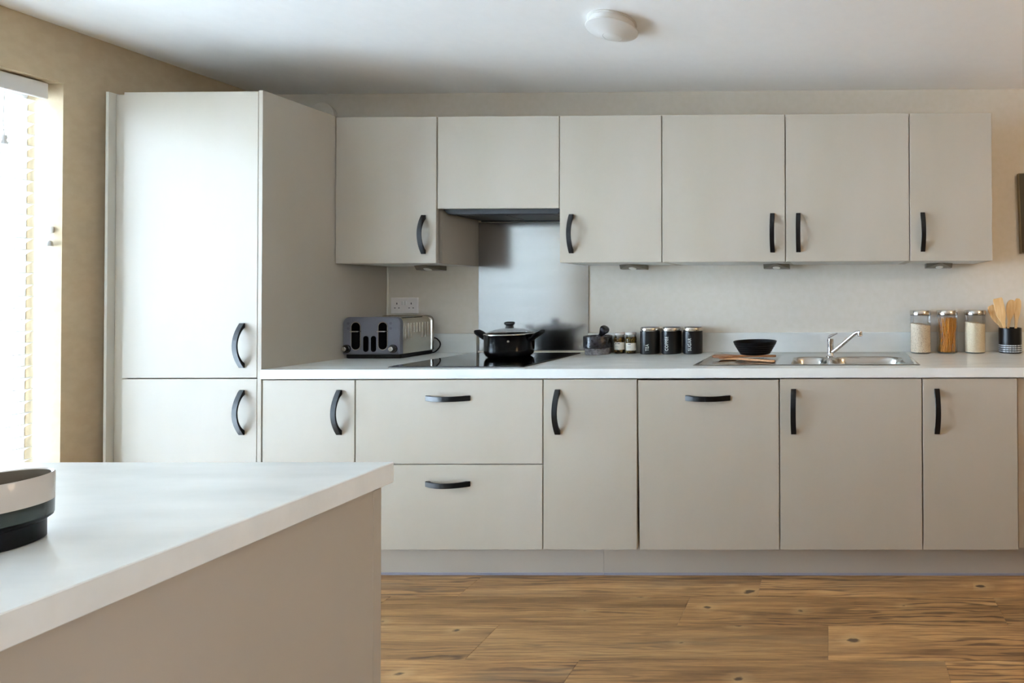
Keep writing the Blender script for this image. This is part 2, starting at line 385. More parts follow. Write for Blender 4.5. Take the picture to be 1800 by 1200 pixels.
# venetian blinds hung in the opening
def blind(y0, y1, label, tassel):
    t = thing('venetian_blind', label, 'blind', (-0.80, (y0+y1)/2, 0.05), 'venetian blinds in the glazed opening')
    v = B(-0.775, -0.757, y0, y1, 2.0275, 2.0925, 0.003); finish('valance', v, M['white_plastic'], t)
    finish('headrail', B(-0.852, -0.777, y0+0.006, y1-0.006, 2.045, 2.0925, 0.002), M['white_plastic'], t)
    sl = bmesh.new(); n = 8; hw = 0.025; th = 0.0028; prof = []
    for k in range(n+1): u = -1+2*k/n; prof.append((u*hw, 0.003*(1-u*u)))
    poly = [(a, b) for a, b in prof] + [(a, b-th) for a, b in prof[::-1]]
    prism(sl, poly, y1-y0-0.012, axes((0, y1-0.006, 0), (1, 0, 0), (0, 0, 1), (0, -1, 0)))
    z = 2.008; first = None; tilt = math.radians(30)
    while z > 0.11:
        if first is None:
            first = finish('slat', sl, M['slat'], loc=(0, (y0+y1)/2, 0)); o = first
        else:
            o = bpy.data.objects.new('slat', first.data); COL.objects.link(o)
        o.parent = t; o.location = (-0.825+0.80, 0, z-0.05); o.rotation_euler = (0, -tilt, 0); z -= 0.0465
    finish('bottom_rail', B(-0.85, -0.80, y0+0.006, y1-0.006, 0.052, 0.072, 0.003), M['slat'], t)
    for f in (0.1, 0.5, 0.9):
        yy = y1-(y1-y0)*f
        for x in (-0.7985, -0.8515):
            finish('ladder_cord', tube(bmesh.new(), [(x, yy, 2.05), (x, yy, 0.06)], 0.0009, 5), M['slat'], t)
    if tassel:
        for (yy, zt, zb) in tassel:
            p = finish('pull_cord', tube(bmesh.new(), [(-0.765, yy, 2.03), (-0.764, yy-0.004, (zt+zb)/2), (-0.765, yy, zb+0.03)], 0.0011, 6), M['white_plastic'], t)
            finish('tassel', lathe(bmesh.new(), [(0, 0.034), (0.006, 0.034), (0.0075, 0.024), (0.006, 0.017), (0.0085, 0.008), (0.0085, 0), (0, 0)], (-0.765, yy, zb), 20), M['white_plastic'], p, 0.7)
    return t
blind(-2.16, -0.752, 'white slatted blind with hanging tassel in glazed opening beside the tall cabinet', [(-0.862, 2.0, 1.815)])
blind(WY0+0.012, -2.175, 'white slatted blind without tassel in glazed opening further from tall cabinet', None)
cl = thing('cord_cleat', 'small white cord cleat on the window reveal', 'cleat', (-0.76, -0.7352, 1.44))
finish('bracket', B(-0.768, -0.752, -0.7452, -0.7352, 1.485, 1.513, 0.003), M['white_plastic'], cl)
finish('cord', tube(bmesh.new(), [(-0.760, -0.742, 1.49), (-0.757, -0.744, 1.46), (-0.757, -0.742, 1.452)], 0.0012, 6), M['white_plastic'], cl)
finish('weight', lathe(bmesh.new(), [(0, 0), (0.009, 0), (0.007, 0.018), (0.003, 0.022), (0, 0.022)], (-0.757, -0.7452, 1.432), 16), M['steel'], cl, 0.6)

# ------------------------------------------------------------------ cabinets
HB = None
def handle_mesh():
    L = 0.095; n = 16; out = []; inn = []
    for k in range(n+1):
        u = -1+2*k/n; out.append((u*L, 0.005+0.028*(1-u*u)))
    Li = 0.076
    for k in range(n+1):
        u = -1+2*k/n; inn.append((u*Li, 0.0275*max(0, 1-u*u)**0.8))
    poly = [(-L, 0)] + out + [(L, 0)] + inn[::-1]
    bm = bmesh.new()
    # local frame: x along the handle, y out of the door, z across the strap
    prism(bm, poly, 0.022, Matrix.Translation((0, 0, -0.011)), 0.0012)
    return bm
def handle(door, x, z, y, vertical):
    """strap handle on a door whose face is at y (facing -y)"""
    bm = handle_mesh()
    if vertical: mm = axes((x, y, z), (0, 0, 1), (0, -1, 0), (1, 0, 0))
    else: mm = axes((x, y, z), (1, 0, 0), (0, -1, 0), (0, 0, -1))
    bmesh.ops.transform(bm, matrix=mm, verts=bm.verts[:])
    return finish('handle', bm, M['handle'], door, 0.5)
G = 0.0024
def door(root, name, x0, x1, z0, z1, yf, th=0.018, g=G):
    return finish(name, B(x0+g, x1-g, yf, yf+th, z0, z1, 0.0012), M['cab'], root)
def shell(root, x0, x1, yf, yb, z0, z1, top=True, outer=None):
    t = 0.018; x0 += 0.0006; x1 -= 0.0006
    bm = B(x0, x0+t, yf, yb, z0, z1); box(bm, x1-t, x1, yf, yb, z0, z1); box(bm, x0+t, x1-t, yf, yb, z0, z0+t)
    box(bm, x0+t, x1-t, yb-0.008, yb, z0+t, z1)
    if top: box(bm, x0+t, x1-t, yf, yb, z1-t, z1)
    return finish('carcass', bm, outer or M['cab'], root)
YB = -0.6377; ZB0, ZB1 = 0.1527, 0.8677
def base_unit(name, label, x0, x1, fronts, cat='cabinet', group=None):
    t = thing(name, label, cat, ((x0+x1)/2, YB, 0.150))
    shell(t, x0, x1, YB+0.045, -0.04, ZB0, ZB1, top=False)
    return t
t = base_unit('base_cabinet', 'narrow pale cabinet with arched black handle, between tall unit and drawers', 0, 0.4, None)
d = door(t, 'door', 0.0015, 0.4, ZB0, ZB1, YB); handle(d, 0.3345, 0.7315, YB, True)
t = base_unit('drawer_unit', 'wide pale unit with two deep drawers below the hob', 0.4, 1.2, None, 'drawers')
d = door(t, 'drawer_front', 0.4, 1.2, 0.5132, ZB1, YB); handle(d, 0.797, 0.791, YB, False)
d = door(t, 'drawer_front', 0.4, 1.2, ZB0, 0.5092, YB); handle(d, 0.798, 0.430, YB, False)
t = base_unit('base_cabinet', 'narrow pale cabinet between wide drawers and dishwasher panel, handle beside the drawers', 1.2, 1.6, None)
d = door(t, 'door', 1.2, 1.6, ZB0, ZB1, YB); handle(d, 1.263, 0.7315, YB, True)
t = thing('integrated_dishwasher', 'pale appliance door panel with horizontal black handle under the sink drainer', 'dishwasher', (1.9, YB, 0.15))
shell(t, 1.602, 2.198, YB+0.045, -0.06, ZB0, 0.85, top=True, outer=M['carcass'])
bm = bmesh.new(); prism(bm, [(1.6025, 0.864), (2.1965, 0.864), (2.1975, ZB0-0.001), (1.6105, ZB0-0.001)], 0.018, axes((0, YB+0.018, 0), (1, 0, 0), (0, 0, 1), (0, -1, 0)), 0.0012)
d = finish('door_panel', bm, M['cab'], t); handle(d, 1.8985, 0.7895, YB, False)
t = base_unit('base_cabinet', 'wide pale single-door cabinet under the sink bowls', 2.2, 2.8, None)
d = door(t, 'door', 2.2, 2.8, ZB0, ZB1, YB); handle(d, 2.2595, 0.7315, YB, True)
t = base_unit('base_cabinet', 'narrow pale cabinet under the glass storage jars, beside the sink cabinet', 2.8, 3.2, None)
d = door(t, 'door', 2.8, 3.2, ZB0, ZB1, YB); handle(d, 2.861, 0.7315, YB, True)
t = thing('base_cabinet', 'plain pale handleless end cabinet under the utensil pot', 'cabinet', (3.46, -0.3, 0.15))
shell(t, 3.2, 3.72, -0.605, -0.04, ZB0, ZB1, top=False)
finish('door', B(3.2035, 3.718, -0.624, -0.606, ZB0+0.002, ZB1, 0.0012), M['cab'], t)

# plinth boards
p = tag(finish('plinth', B(0.0, 1.4185, -0.5487, -0.532, 0, 0.150, 0.0005), M['plinth']), 'pale grey plinth board on the floor beneath the drawers', 'plinth')
finish('seal_strip', B(0.0, 1.4185, -0.5525, -0.5488, 0, 0.011, 0.001), M['seal'], p)
p = tag(finish('plinth', B(1.4200, 3.72, -0.5487, -0.532, 0, 0.150, 0.0005), M['plinth']), 'pale grey plinth board on the floor beneath the sink cabinet', 'plinth')
finish('seal_strip', B(1.4200, 3.72, -0.5525, -0.5488, 0, 0.011, 0.001), M['seal'], p)

# tall unit
YT = -0.639
t = thing('tall_cabinet', 'tall pale two-door larder cabinet standing beside the blind', 'cabinet', (-0.34, YT, 0))
finish('side_panel', B(-0.018, -0.0005, YT, -0.001, 0, 2.1027, 0.0008), M['cab'], t)
finish('side_panel', B(-0.679, -0.667, YT, -0.001, 0, 2.1015, 0.0008), M['edge'], t)
finish('filler_strip', B(-0.6665, -0.6055, YT+0.024, YT+0.042, 0.1, 2.0975, 0.0008), M['cab'], t)
shell(t, -0.602, -0.0185, YT+0.045, -0.004, 0.15, 2.0985)
d = door(t, 'door', -0.6015, -0.0185, 0.8787, 2.0985, YT, g=0.0015); handle(d, -0.0815, 1.0158, YT, True)
d = door(t, 'door', -0.6015, -0.0185, ZB0, 0.8742, YT, g=0.0015); handle(d, -0.0805, 0.7323, YT, True)
finish('plinth', B(-0.6665, -0.0185, -0.56, -0.544, 0, 0.148), M['plinth'], t)

# wall units
YU = -0.3092; ZU0, ZU1 = 1.3819, 2.0969
def wall_unit(label, x0, x1, hx, door_x0=None):
    t = thing('wall_cabinet', label, 'cabinet', ((x0+x1)/2, -0.0005, ZU0))
    x0c = x0
    tt = 0.018
    bm = B(x0+0.0006, x0+tt, YU+0.040, -0.0005, ZU0+0.001, ZU1); box(bm, x1-tt, x1-0.0006, YU+0.040, -0.0005, ZU0+0.001, ZU1)
    box(bm, x0+tt, x1-tt, YU+0.040, -0.0005, ZU1-tt, ZU1); box(bm, x0+tt, x1-tt, -0.009, -0.0005, ZU0+tt, ZU1-tt)
    finish('carcass', bm, M['cab'], t)
    finish('base_board', B(x0+tt, x1-tt, YU+0.040, -0.0005, ZU0+0.001, ZU0+tt), M['carcass'], t)
    d = door(t, 'door', x0, x1, ZU0, ZU1, YU, g=0.0024)
    handle(d, hx, 1.5215, YU, True)
    return t
wall_unit('pale wall cabinet above the toaster, joining the tall unit', 0.0015, 0.5, 0.4375)
wall_unit('pale wall cabinet beside the cooker hood cabinet, above mortar and canisters', 1.1, 1.6, 1.1595)
wall_unit('wide pale wall cabinet above the sink drainer, handle towards its twin', 1.6, 2.2, 2.137)
wall_unit('wide pale wall cabinet above the tap and sink bowls', 2.2, 2.8, 2.2625)
wall_unit('narrow pale end wall cabinet above the glass storage jars', 2.8, 3.2, 2.863)
t = thing('hood_cabinet', 'short pale handleless wall cabinet above the hob, concealing the cooker hood', 'cabinet', (0.8, -0.0005, 1.647))
shell(t, 0.5, 1.1, YU+0.040, -0.0005, 1.668, ZU1)
finish('door', B(0.5042, 1.0985, YU, YU+0.018, 1.647, ZU1, 0.0012), M['cab'], t)
h = thing('cooker_hood', 'dark metal cooker hood underside tucked beneath the short wall cabinet', 'cooker hood', (0.8, -0.15, 1.625))
bm = bmesh.new(); prism(bm, [(-0.272, 0.0), (0.272, 0.0), (0.296, 0.02), (0.296, 0.04), (-0.296, 0.04), (-0.296, 0.02)], 0.258, axes((0.8, -0.012, 1.626), (1, 0, 0), (0, 0, 1), (0, -1, 0)), 0.001)
finish('body', bm, M['dark_steel'], h)
for k in range(2): finish('grease_filter', B(0.56+0.245*k, 0.795+0.245*k, -0.25, -0.08, 1.6235, 1.626, 0.001), M['dark_steel'], h)
finish('lip', B(0.532, 1.068, -0.03, -0.0125, 1.620, 1.6258, 0.001), M['dark_steel'], h)

# under-cabinet lights
for xc, nm in ((0.289, 'wedge-shaped metal light under the cabinet above the toaster'), (1.375, 'wedge-shaped metal light under the cabinet above the canisters'),
               (2.133, 'wedge-shaped metal light under the cabinet above the black dish'), (2.987, 'wedge-shaped metal light under the end cabinet above the storage jars')):
    t = thing('cabinet_light', nm, 'light', (xc, -0.1, 1.357), 'lights under the wall cabinets')
    bm = bmesh.new(); hw = 0.068; zt, zb = 1.3818, 1.3575; yb2, yf2 = -0.045, -0.125
    P = [(-hw, yb2, zt), (hw, yb2, zt), (hw, yf2+0.03, zt), (0, yf2-0.02, zt), (-hw, yf2+0.03, zt), (-hw, yb2, zb), (hw, yb2, zb), (hw, yf2+0.045, zb+0.002), (-hw, yf2+0.045, zb+0.002)]
    vs = [bm.verts.new((xc+a, b, c)) for a, b, c in P]
    for f in ((0, 1, 2, 3, 4), (0, 5, 6, 1), (5, 8, 7, 6), (1, 6, 7, 2), (4, 8, 5, 0), (3, 8, 4), (2, 7, 3), (3, 7, 8)): bm.faces.new([vs[i] for i in f])
    finish('housing', bm, M['pelmet_light'], t)
    finish('lens', lathe(bmesh.new(), [(0, 0), (0.018, 0), (0.02, 0.0025), (0, 0.0025)], (xc, -0.089, 1.3604), 24, mtx=Matrix.Rotation(math.radians(-17), 4, 'X')), M['lens'], t)
# ------------------------------------------------------------------ worktop, upstands, splashback
ZW = 0.9136; ZWB = 0.8736; YW = -0.6457
SX0, SX1, SY0, SY1 = 1.812, 2.808, -0.556, -0.048
bm = B(0.0005, 3.75, YW, SY0+0.022, ZWB, ZW, 0.0015); box(bm, 0.0005, SX0+0.022, SY0+0.022, -0.0005, ZWB, ZW)
box(bm, SX1-0.022, 3.75, SY0+0.022, -0.0005, ZWB, ZW); box(bm, SX0+0.022, SX1-0.022, SY1-0.022, -0.0005, ZWB, ZW)
tag(finish('worktop', bm, M['top']), 'long pale marbled worktop on the base cabinets with sink and hob', 'worktop')
tag(finish('upstand', B(0.002, 0.501, -0.018, -0.0005, ZW, 1.0175, 0.001), M['top']), 'short pale upstand on the worktop behind the toaster', 'upstand')
tag(finish('upstand', B(1.1055, 3.75, -0.018, -0.0005, ZW, 1.0175, 0.001), M['top']), 'long pale upstand on the worktop behind canisters and sink', 'upstand')
tag(finish('splashback', B(0.5030, 1.1035, -0.005, -0.0005, ZW+0.010, 1.619, 0.0005), M['splash']), 'brushed steel splashback panel on the wall behind the hob', 'splashback')
struct(finish('trim_1', B(0.0008, 0.0075, -0.0075, -0.0008, 1.0182, 1.38, 0.001), M['sealant']))
struct(finish('trim_2', B(0.5030, 1.1035, -0.012, -0.0008, ZW+0.0003, ZW+0.0095, 0.002), M['sealant']))

# socket
t = thing('wall_socket', 'pale double wall socket above the toaster', 'socket', (0.1003, -0.0005, 1.1697))
finish('plate', B(0.0270, 0.1736, -0.0105, -0.0005, 1.1268, 1.2128, 0.0025, 2), M['socket'], t)
for s in (-1, 1):
    cx = 0.1003+s*0.039
    finish('earth_slot', B(cx-0.0022, cx+0.0022, -0.0112, -0.0105, 1.176, 1.186), M['ink'], t)
    for q in (-1, 1): finish('pin_slot', B(cx+q*0.011-0.003, cx+q*0.011+0.003, -0.0112, -0.0105, 1.155, 1.1595), M['ink'], t)
    finish('switch', B(0.1003+s*0.0075-0.006, 0.1003+s*0.0075+0.006, -0.0145, -0.0105, 1.173, 1.194, 0.001), M['white_plastic'], t)

# wall vent behind the tall unit and ceiling vent
t = thing('wall_vent', 'round pale vent cover on the wall above the cabinets beside tall unit', 'vent', (-0.338, -0.0005, 2.205))
rot = Matrix.Rotation(PI/2, 4, 'X')
finish('collar', lathe(bmesh.new(), [(0, 0), (0.058, 0), (0.058, 0.02), (0, 0.02)], (-0.338, -0.0005, 2.205), 40, mtx=rot), M['wall'], t, 0.6)
finish('disc', lathe(bmesh.new(), [(0, 0.022), (0.060, 0.022), (0.066, 0.026), (0.066, 0.03), (0.04, 0.036), (0, 0.038)], (-0.338, -0.0005, 2.205), 40, mtx=rot), M['wall'], t, 0.6)
t = thing('ceiling_vent', 'round white ceiling vent with a shallow conical disc', 'vent', (1.538, -0.745, ZC))
c = (1.538, -0.745, ZC)
finish('rim', lathe(bmesh.new(), [(0, -0.0003), (0.094, -0.0003), (0.095, -0.004), (0.091, -0.006), (0, -0.006)], c, 56), M['white_plastic'], t, 0.6)
finish('collar', lathe(bmesh.new(), [(0, -0.0062), (0.086, -0.0062), (0.082, -0.033), (0, -0.033)], c, 56), M['white_plastic'], t, 0.6)
finish('disc', lathe(bmesh.new(), [(0, -0.030), (0.097, -0.030), (0.100, -0.0325), (0.099, -0.036), (0.045, -0.060), (0.036, -0.0635), (0.034, -0.0625), (0.031, -0.0645), (0, -0.066)], c, 56), M['white_plastic'], t, 0.6)

# picture at the far end of the wall
t = thing('wall_picture', 'dark picture with tan edges hanging on the wall beyond the end wall cabinet', 'picture', (3.62, -0.001, 1.44))
pr = Matrix.Translation((3.62, 0, 1.657)) @ Matrix.Rotation(math.radians(-1.6), 4, 'Y') @ Matrix.Translation((-3.62, 0, -1.657))
bm = B(3.43, 3.81, -0.030, -0.001, 1.442, 1.872, 0.002); bmesh.ops.transform(bm, matrix=pr, verts=bm.verts[:]); finish('canvas', bm, M['frame_tan'], t)
bm = B(3.434, 3.806, -0.0325, -0.0302, 1.446, 1.868, 0.0005); bmesh.ops.transform(bm, matrix=pr, verts=bm.verts[:]); finish('print', bm, M['frame_dark'], t)

# ------------------------------------------------------------------ hob and pot
HZ = ZW+0.0055
t = thing('induction_hob', 'black glass induction hob set into the worktop', 'hob', (0.798, -0.331, ZW))
finish('glass', B(0.5028, 1.0928, -0.591, -0.071, ZW+0.0003, HZ, 0.0015), M['hob'], t)
bm = B(0.5015, 1.0941, -0.5925, -0.5911, ZW+0.0003, ZW+0.004); finish('trim', bm, M['dark_steel'], t)
PC = (0.808, -0.226, HZ)
t = thing('cooking_pot', 'black two-handled pot with glass lid on the hob', 'pot', PC)
bm = lathe(bmesh.new(), [(0, 0.0003), (0.086, 0.0003), (0.094, 0.002), (0.103, 0.009), (0.1085, 0.020), (0.1105, 0.035), (0.1105, 0.106), (0.1125, 0.109), (0.1125, 0.1105), (0.1085, 0.1105), (0.1065, 0.106), (0.1055, 0.03), (0.09, 0.008), (0, 0.006)], PC, 72)
finish('body', bm, M['black_gloss'], t, 0.6)
lid = finish('lid', lathe(bmesh.new(), [(0.108, 0.1115), (0.100, 0.1195), (0.085, 0.127), (0.06, 0.135), (0.03, 0.140), (0, 0.141)], PC, 72), M['lid_glass'], t, 0.9)
finish('lid_rim', lathe(bmesh.new(), [(0.1065, 0.1108), (0.1135, 0.1108), (0.1140, 0.1135), (0.1125, 0.1155), (0.107, 0.1165), (0.1055, 0.114), (0.1065, 0.1108)], PC, 72), M['lid_steel'], lid, 0.9)
finish('knob', lathe(bmesh.new(), [(0, 0.1405), (0.0195, 0.1405), (0.019, 0.147), (0.0165, 0.150), (0.0165, 0.154), (0.022, 0.159), (0.0245, 0.164), (0.0235, 0.169), (0.018, 0.1725), (0, 0.174)], PC, 32), M['black_satin'], lid, 0.9)
finish('vent_hole', lathe(bmesh.new(), [(0, 0), (0.003, 0), (0.003, 0.0015), (0, 0.0015)], (PC[0]+0.055, PC[1]-0.005, PC[2]+0.1375), 12), M['steel'], lid)
for s in (-1, 1):
    a = math.radians(22)
    dx = Vector((s*math.cos(a), -math.sin(a)*s*0.0, 0)); dx = Vector((s, 0, 0))
    bm = bmesh.new()
    prof = [(0.104, 0.082, 0.026), (0.116, 0.090, 0.030), (0.134, 0.104, 0.034), (0.152, 0.117, 0.034), (0.163, 0.124, 0.026)]
    rings = []
    for i, (rr_, z, hw) in enumerate(prof):
        th = 0.0085 if i else 0.012
        ring = [(rr_, yy, z+dz) for yy, dz in ((-hw, -th*0.5), (-hw*0.7, -th), (hw*0.7, -th), (hw, -th*0.5), (hw, th*0.5), (hw*0.7, th), (-hw*0.7, th), (-hw, th*0.5))]
        rings.append([bm.verts.new((PC[0]+s*x_, PC[1]+y_, PC[2]+z_)) for x_, y_, z_ in ring])
    for A_, B_ in zip(rings, rings[1:]):
        for k in range(8): bm.faces.new((A_[k], A_[(k+1) % 8], B_[(k+1) % 8], B_[k]))
    bm.faces.new(rings[0]); bm.faces.new(rings[-1])
    finish('side_handle', bm, M['black'], t, 0.9)
a = math.radians(-62)
finish('rivet', lathe(bmesh.new(), [(0, 0), (0.006, 0), (0.005, 0.002), (0, 0.0025)], (PC[0]+0.1105*math.cos(a)*1.0, PC[1]+0.1105*math.sin(a), PC[2]+0.082), 14, mtx=Matrix.Rotation(a, 4, 'Z') @ Matrix.Rotation(PI/2, 4, 'Y')), M['steel'], t)

# ------------------------------------------------------------------ toaster
TX0, TX1, TY0, TY1 = 0.012, 0.294, -0.278, -0.046
t = thing('toaster', 'grey four-slice toaster with ribbed steel sides on the worktop corner', 'toaster', ((TX0+TX1)/2, (TY0+TY1)/2, ZW))
cx, wd = (TX0+TX1)/2, (TX1-TX0)
finish('base', B(TX0+0.006, TX1-0.004, TY0+0.012, TY1-0.006, ZW+0.0003, ZW+0.026, 0.006, 2), M['black'], t)
def hump(w_, h_, r_):
    pts = [(-w_/2, 0), (w_/2, 0)]
    for k in range(9): a_ = PI/2*k/8; pts.append((w_/2-r_+r_*math.cos(a_), h_-r_+r_*math.sin(a_)))
    for k in range(9): a_ = PI/2+PI/2*k/8; pts.append((-w_/2+r_+r_*math.cos(a_), h_-r_+r_*math.sin(a_)))
    return pts
for (ya, yb) in ((TY0, TY0+0.026), (TY1-0.022, TY1)):
    bm = bmesh.new(); prism(bm, hump(wd, 0.184, 0.03), yb-ya, axes((cx, yb, ZW+0.022), (1, 0, 0), (0, 0, 1), (0, -1, 0)), 0.004)
    finish('end_cover', bm, M['toaster_front'] if ya == TY0 else M['toaster_steel'], t, 0.5)
bm = bmesh.new(); prism(bm, hump(wd-0.008, 0.1795, 0.032), (TY1-0.022)-(TY0+0.026), axes((cx, TY1-0.022, ZW+0.022), (1, 0, 0), (0, 0, 1), (0, -1, 0)))
bod = finish('steel_body', bm, M['toaster_steel'], t, 0.5)
for s in (-1, 1):
    for k in range(9):
        yy = TY0+0.042+k*0.0185
        finish('rib', tube(bmesh.new(), [(cx+s*(wd/2-0.0035), yy, ZW+0.172), (cx+s*(wd/2-0.0032), yy, ZW+(0.125 if 2 < k < 6 else 0.095))], 0.0024, 8), M['toaster_steel'], bod, 0.9)
for k in range(4):
    xx = cx-0.105+0.07*k
    finish('slot', B(xx-0.012, xx+0.012, TY0+0.05, TY1-0.05, ZW+0.2012, ZW+0.2018), M['dark_steel'], bod)
yf = TY0
def front(name, poly, xx, zz_, d0, d1, mt, par, b=0.0):
    bm = bmesh.new(); prism(bm, poly, d1-d0, axes((xx, yf-d0, zz_), (1, 0, 0), (0, 0, 1), (0, -1, 0)), b); return finish(name, bm, mt, par)
for xx in (cx-0.073, cx+0.061):
    rim = front('lever_surround', pill(0.048, 0.140), xx, ZW+0.113, 0.0002, 0.003, M['lid_steel'], t)
    front('lever_slot', pill(0.041, 0.133), xx, ZW+0.113, 0.0031, 0.0042, M['slot_black'], rim)
    finish('lever', B(xx-0.02, xx+0.02, yf-0.016, yf-0.0043, ZW+0.133, ZW+0.1385, 0.001), M['steel'], rim)
for xx in (cx-0.024, cx+0.014):
    front('browning_slot', pill(0.024, 0.078), xx, ZW+0.074, 0.0002, 0.003, M['slot_black'], t)
for xx in (cx-0.119, cx+0.112):
    k_ = finish('dial', lathe(bmesh.new(), [(0, 0), (0.0205, 0), (0.0205, 0.006), (0.018, 0.009), (0, 0.009)], (xx, yf-0.0003, ZW+0.050), 32, mtx=rot), M['black_gloss'], t, 0.6)
    finish('dial_cap', lathe(bmesh.new(), [(0, 0.0091), (0.0115, 0.0091), (0.0115, 0.019), (0.0095, 0.021), (0, 0.021)], (xx, yf-0.0003, ZW+0.050), 28, mtx=rot), M['lid_steel'], k_, 0.6)
for s, xx in ((-1, cx-0.113), (1, cx+0.098)):
    for zz_ in (0.150, 0.175):
        finish('icon', lathe(bmesh.new(), [(0.0035, 0), (0.005, 0), (0.005, 0.0005), (0.0035, 0.0005), (0.0035, 0)], (xx, yf-0.0003, ZW+zz_), 14, mtx=rot), M['ink'], t)
finish('power_cord', tube(bmesh.new(), smoothpts([(TX1-0.008, TY1+0.004, ZW+0.085), (TX1+0.004, TY1+0.012, ZW+0.078), (TX1+0.020, TY1+0.014, ZW+0.055), (TX1+0.016, TY1+0.012, ZW+0.030), (TX1-0.010, TY1+0.010, ZW+0.006), (TX1-0.05, TY1+0.012, ZW+0.004)]), 0.0032, 8), M['black'], t, 0.9)

# ------------------------------------------------------------------ mortar, pestle, preserve jars
mc = (1.1945, -0.0945, ZW)
t = thing('mortar', 'black granite mortar with rough grey foot on the worktop by the hob', 'mortar', mc)
finish('foot', lathe(bmesh.new(), [(0, 0.0003), (0.061, 0.0003), (0.0635, 0.003), (0.0635, 0.034), (0, 0.034)], mc, 48), M['stone_raw'], t, 0.7)
finish('bowl', lathe(bmesh.new(), [(0, 0.0342), (0.068, 0.0342), (0.0712, 0.037), (0.0715, 0.093), (0.0695, 0.097), (0.0655, 0.097), (0.063, 0.093), (0.055, 0.065), (0.03, 0.048), (0, 0.045)], mc, 56), M['stone_polished'], t, 0.7)
d = Vector((0.50, -0.28, 0.55)).normalized(); z_ = d; x_ = z_.orthogonal().normalized(); y_ = z_.cross(x_)
pm = axes((1.176, -0.076, ZW+0.0645), x_, y_, z_)
bm = lathe(bmesh.new(), [(0, 0), (0.012, 0.001), (0.0165, 0.008), (0.0165, 0.018), (0.0115, 0.034), (0.0115, 0.058), (0.019, 0.078), (0.0235, 0.090), (0.0245, 0.098), (0.0215, 0.104), (0.012, 0.1065), (0, 0.107)], (0, 0, 0), 32)
bmesh.ops.transform(bm, matrix=pm, verts=bm.verts[:])
tag(finish('pestle', bm, M['stone_polished'], None, 0.9, loc=(1.176, -0.076, ZW+0.06)), 'black granite pestle with knobbed end leaning in the mortar', 'pestle')
def preserve(x, y, label, content, dots, lz0, lz1, name):
    c = (x, y, ZW); t = thing('preserve_jar', label, 'jar', c)
    R_ = 0.0282
    finish('glass', lathe(bmesh.new(), [(0, 0.0003), (R_-0.003, 0.0003), (R_, 0.004), (R_, 0.078), (R_-0.002, 0.088), (R_-0.005, 0.094), (R_-0.005, 0.100)], c, 40), M['glass'], t, 0.7)
    finish('brine', lathe(bmesh.new(), [(0, 0.003), (R_-0.006, 0.003), (R_-0.004, 0.006), (R_-0.004, 0.078), (R_-0.006, 0.088), (0, 0.088)], c, 28), M['brine'], t, 0.7)
    bm = bmesh.new(); rs = 0.0085 if dots == 'big' else 0.0042; n_ = 44 if dots == 'big' else 190
    for k in range(n_):
        a_ = random.uniform(0, 2*PI); zz_ = random.uniform(rs+0.004, 0.088-rs); rad = R_-0.0012-rs
        t2 = bmesh.new(); bmesh.ops.create_icosphere(t2, subdivisions=2 if dots == 'big' else 1, radius=rs)
        join(bm, t2, Matrix.Translation((c[0]+rad*math.cos(a_), c[1]+rad*math.sin(a_), c[2]+zz_)) @ Matrix.Rotation(random.uniform(0, 6), 4, 'Y') @ Matrix.Diagonal((1, 1, 1.25, 1)))
    o = finish(name, bm, content, t, 1.2); o['kind'] = 'stuff'
    finish('lid', lathe(bmesh.new(), [(0, 0.1115), (0.0255, 0.1115), (0.0275, 0.110), (0.0278, 0.1005), (0.0268, 0.0995), (0, 0.0995)], c, 40), M['white_plastic'], t, 0.7)
    bm = bmesh.new(); n_ = 28; a0 = math.radians(-90-62+15); a1 = math.radians(-90+72+15)
    def arc(bm_, r_, a0_, a1_, z0_, z1_, n2):
        lo = [bm_.verts.new((c[0]+r_*math.cos(a0_+(a1_-a0_)*k/n2), c[1]+r_*math.sin(a0_+(a1_-a0_)*k/n2), c[2]+z0_)) for k in range(n2+1)]
        hi = [bm_.verts.new((v.co.x, v.co.y, c[2]+z1_)) for v in lo]
        for k in range(n2): bm_.faces.new((lo[k], lo[k+1], hi[k+1], hi[k]))
    arc(bm, R_+0.0004, a0, a1, lz0, lz1, n_)
    lb = finish('label', bm, M['label'], t, 0.9)
    return t, lb, arc
t, lb, arc = preserve(1.2985, -0.0705, 'small jar of green olives with white label, beside the mortar', M['olive'], 'big', 0.022, 0.061, 'olives')
for (u0, u1, z0, z1) in ((-130, -112, 0.053, 0.0565), (-106, -80, 0.053, 0.0565), (-132, -96, 0.041, 0.0418), (-132, -90, 0.036, 0.0368), (-132, -100, 0.026, 0.0272)):
    bm = bmesh.new(); arc(bm, 0.0282+0.0008, math.radians(u0+15), math.radians(u1+15), z0, z1, 8); finish('print', bm, M['ink'], lb)
t, lb, arc = preserve(1.3595, -0.0705, 'small jar of green capers with white label, beside the tea canister', M['caper'], 'small', 0.018, 0.057, 'capers')
for (u0, u1, z0, z1) in ((-118, -88, 0.050, 0.053), (-126, -86, 0.040, 0.0408), (-126, -84, 0.033, 0.0338)):
    bm = bmesh.new(); arc(bm, 0.0282+0.0008, math.radians(u0+15), math.radians(u1+15), z0, z1, 8); finish('print', bm, M['ink'], lb)

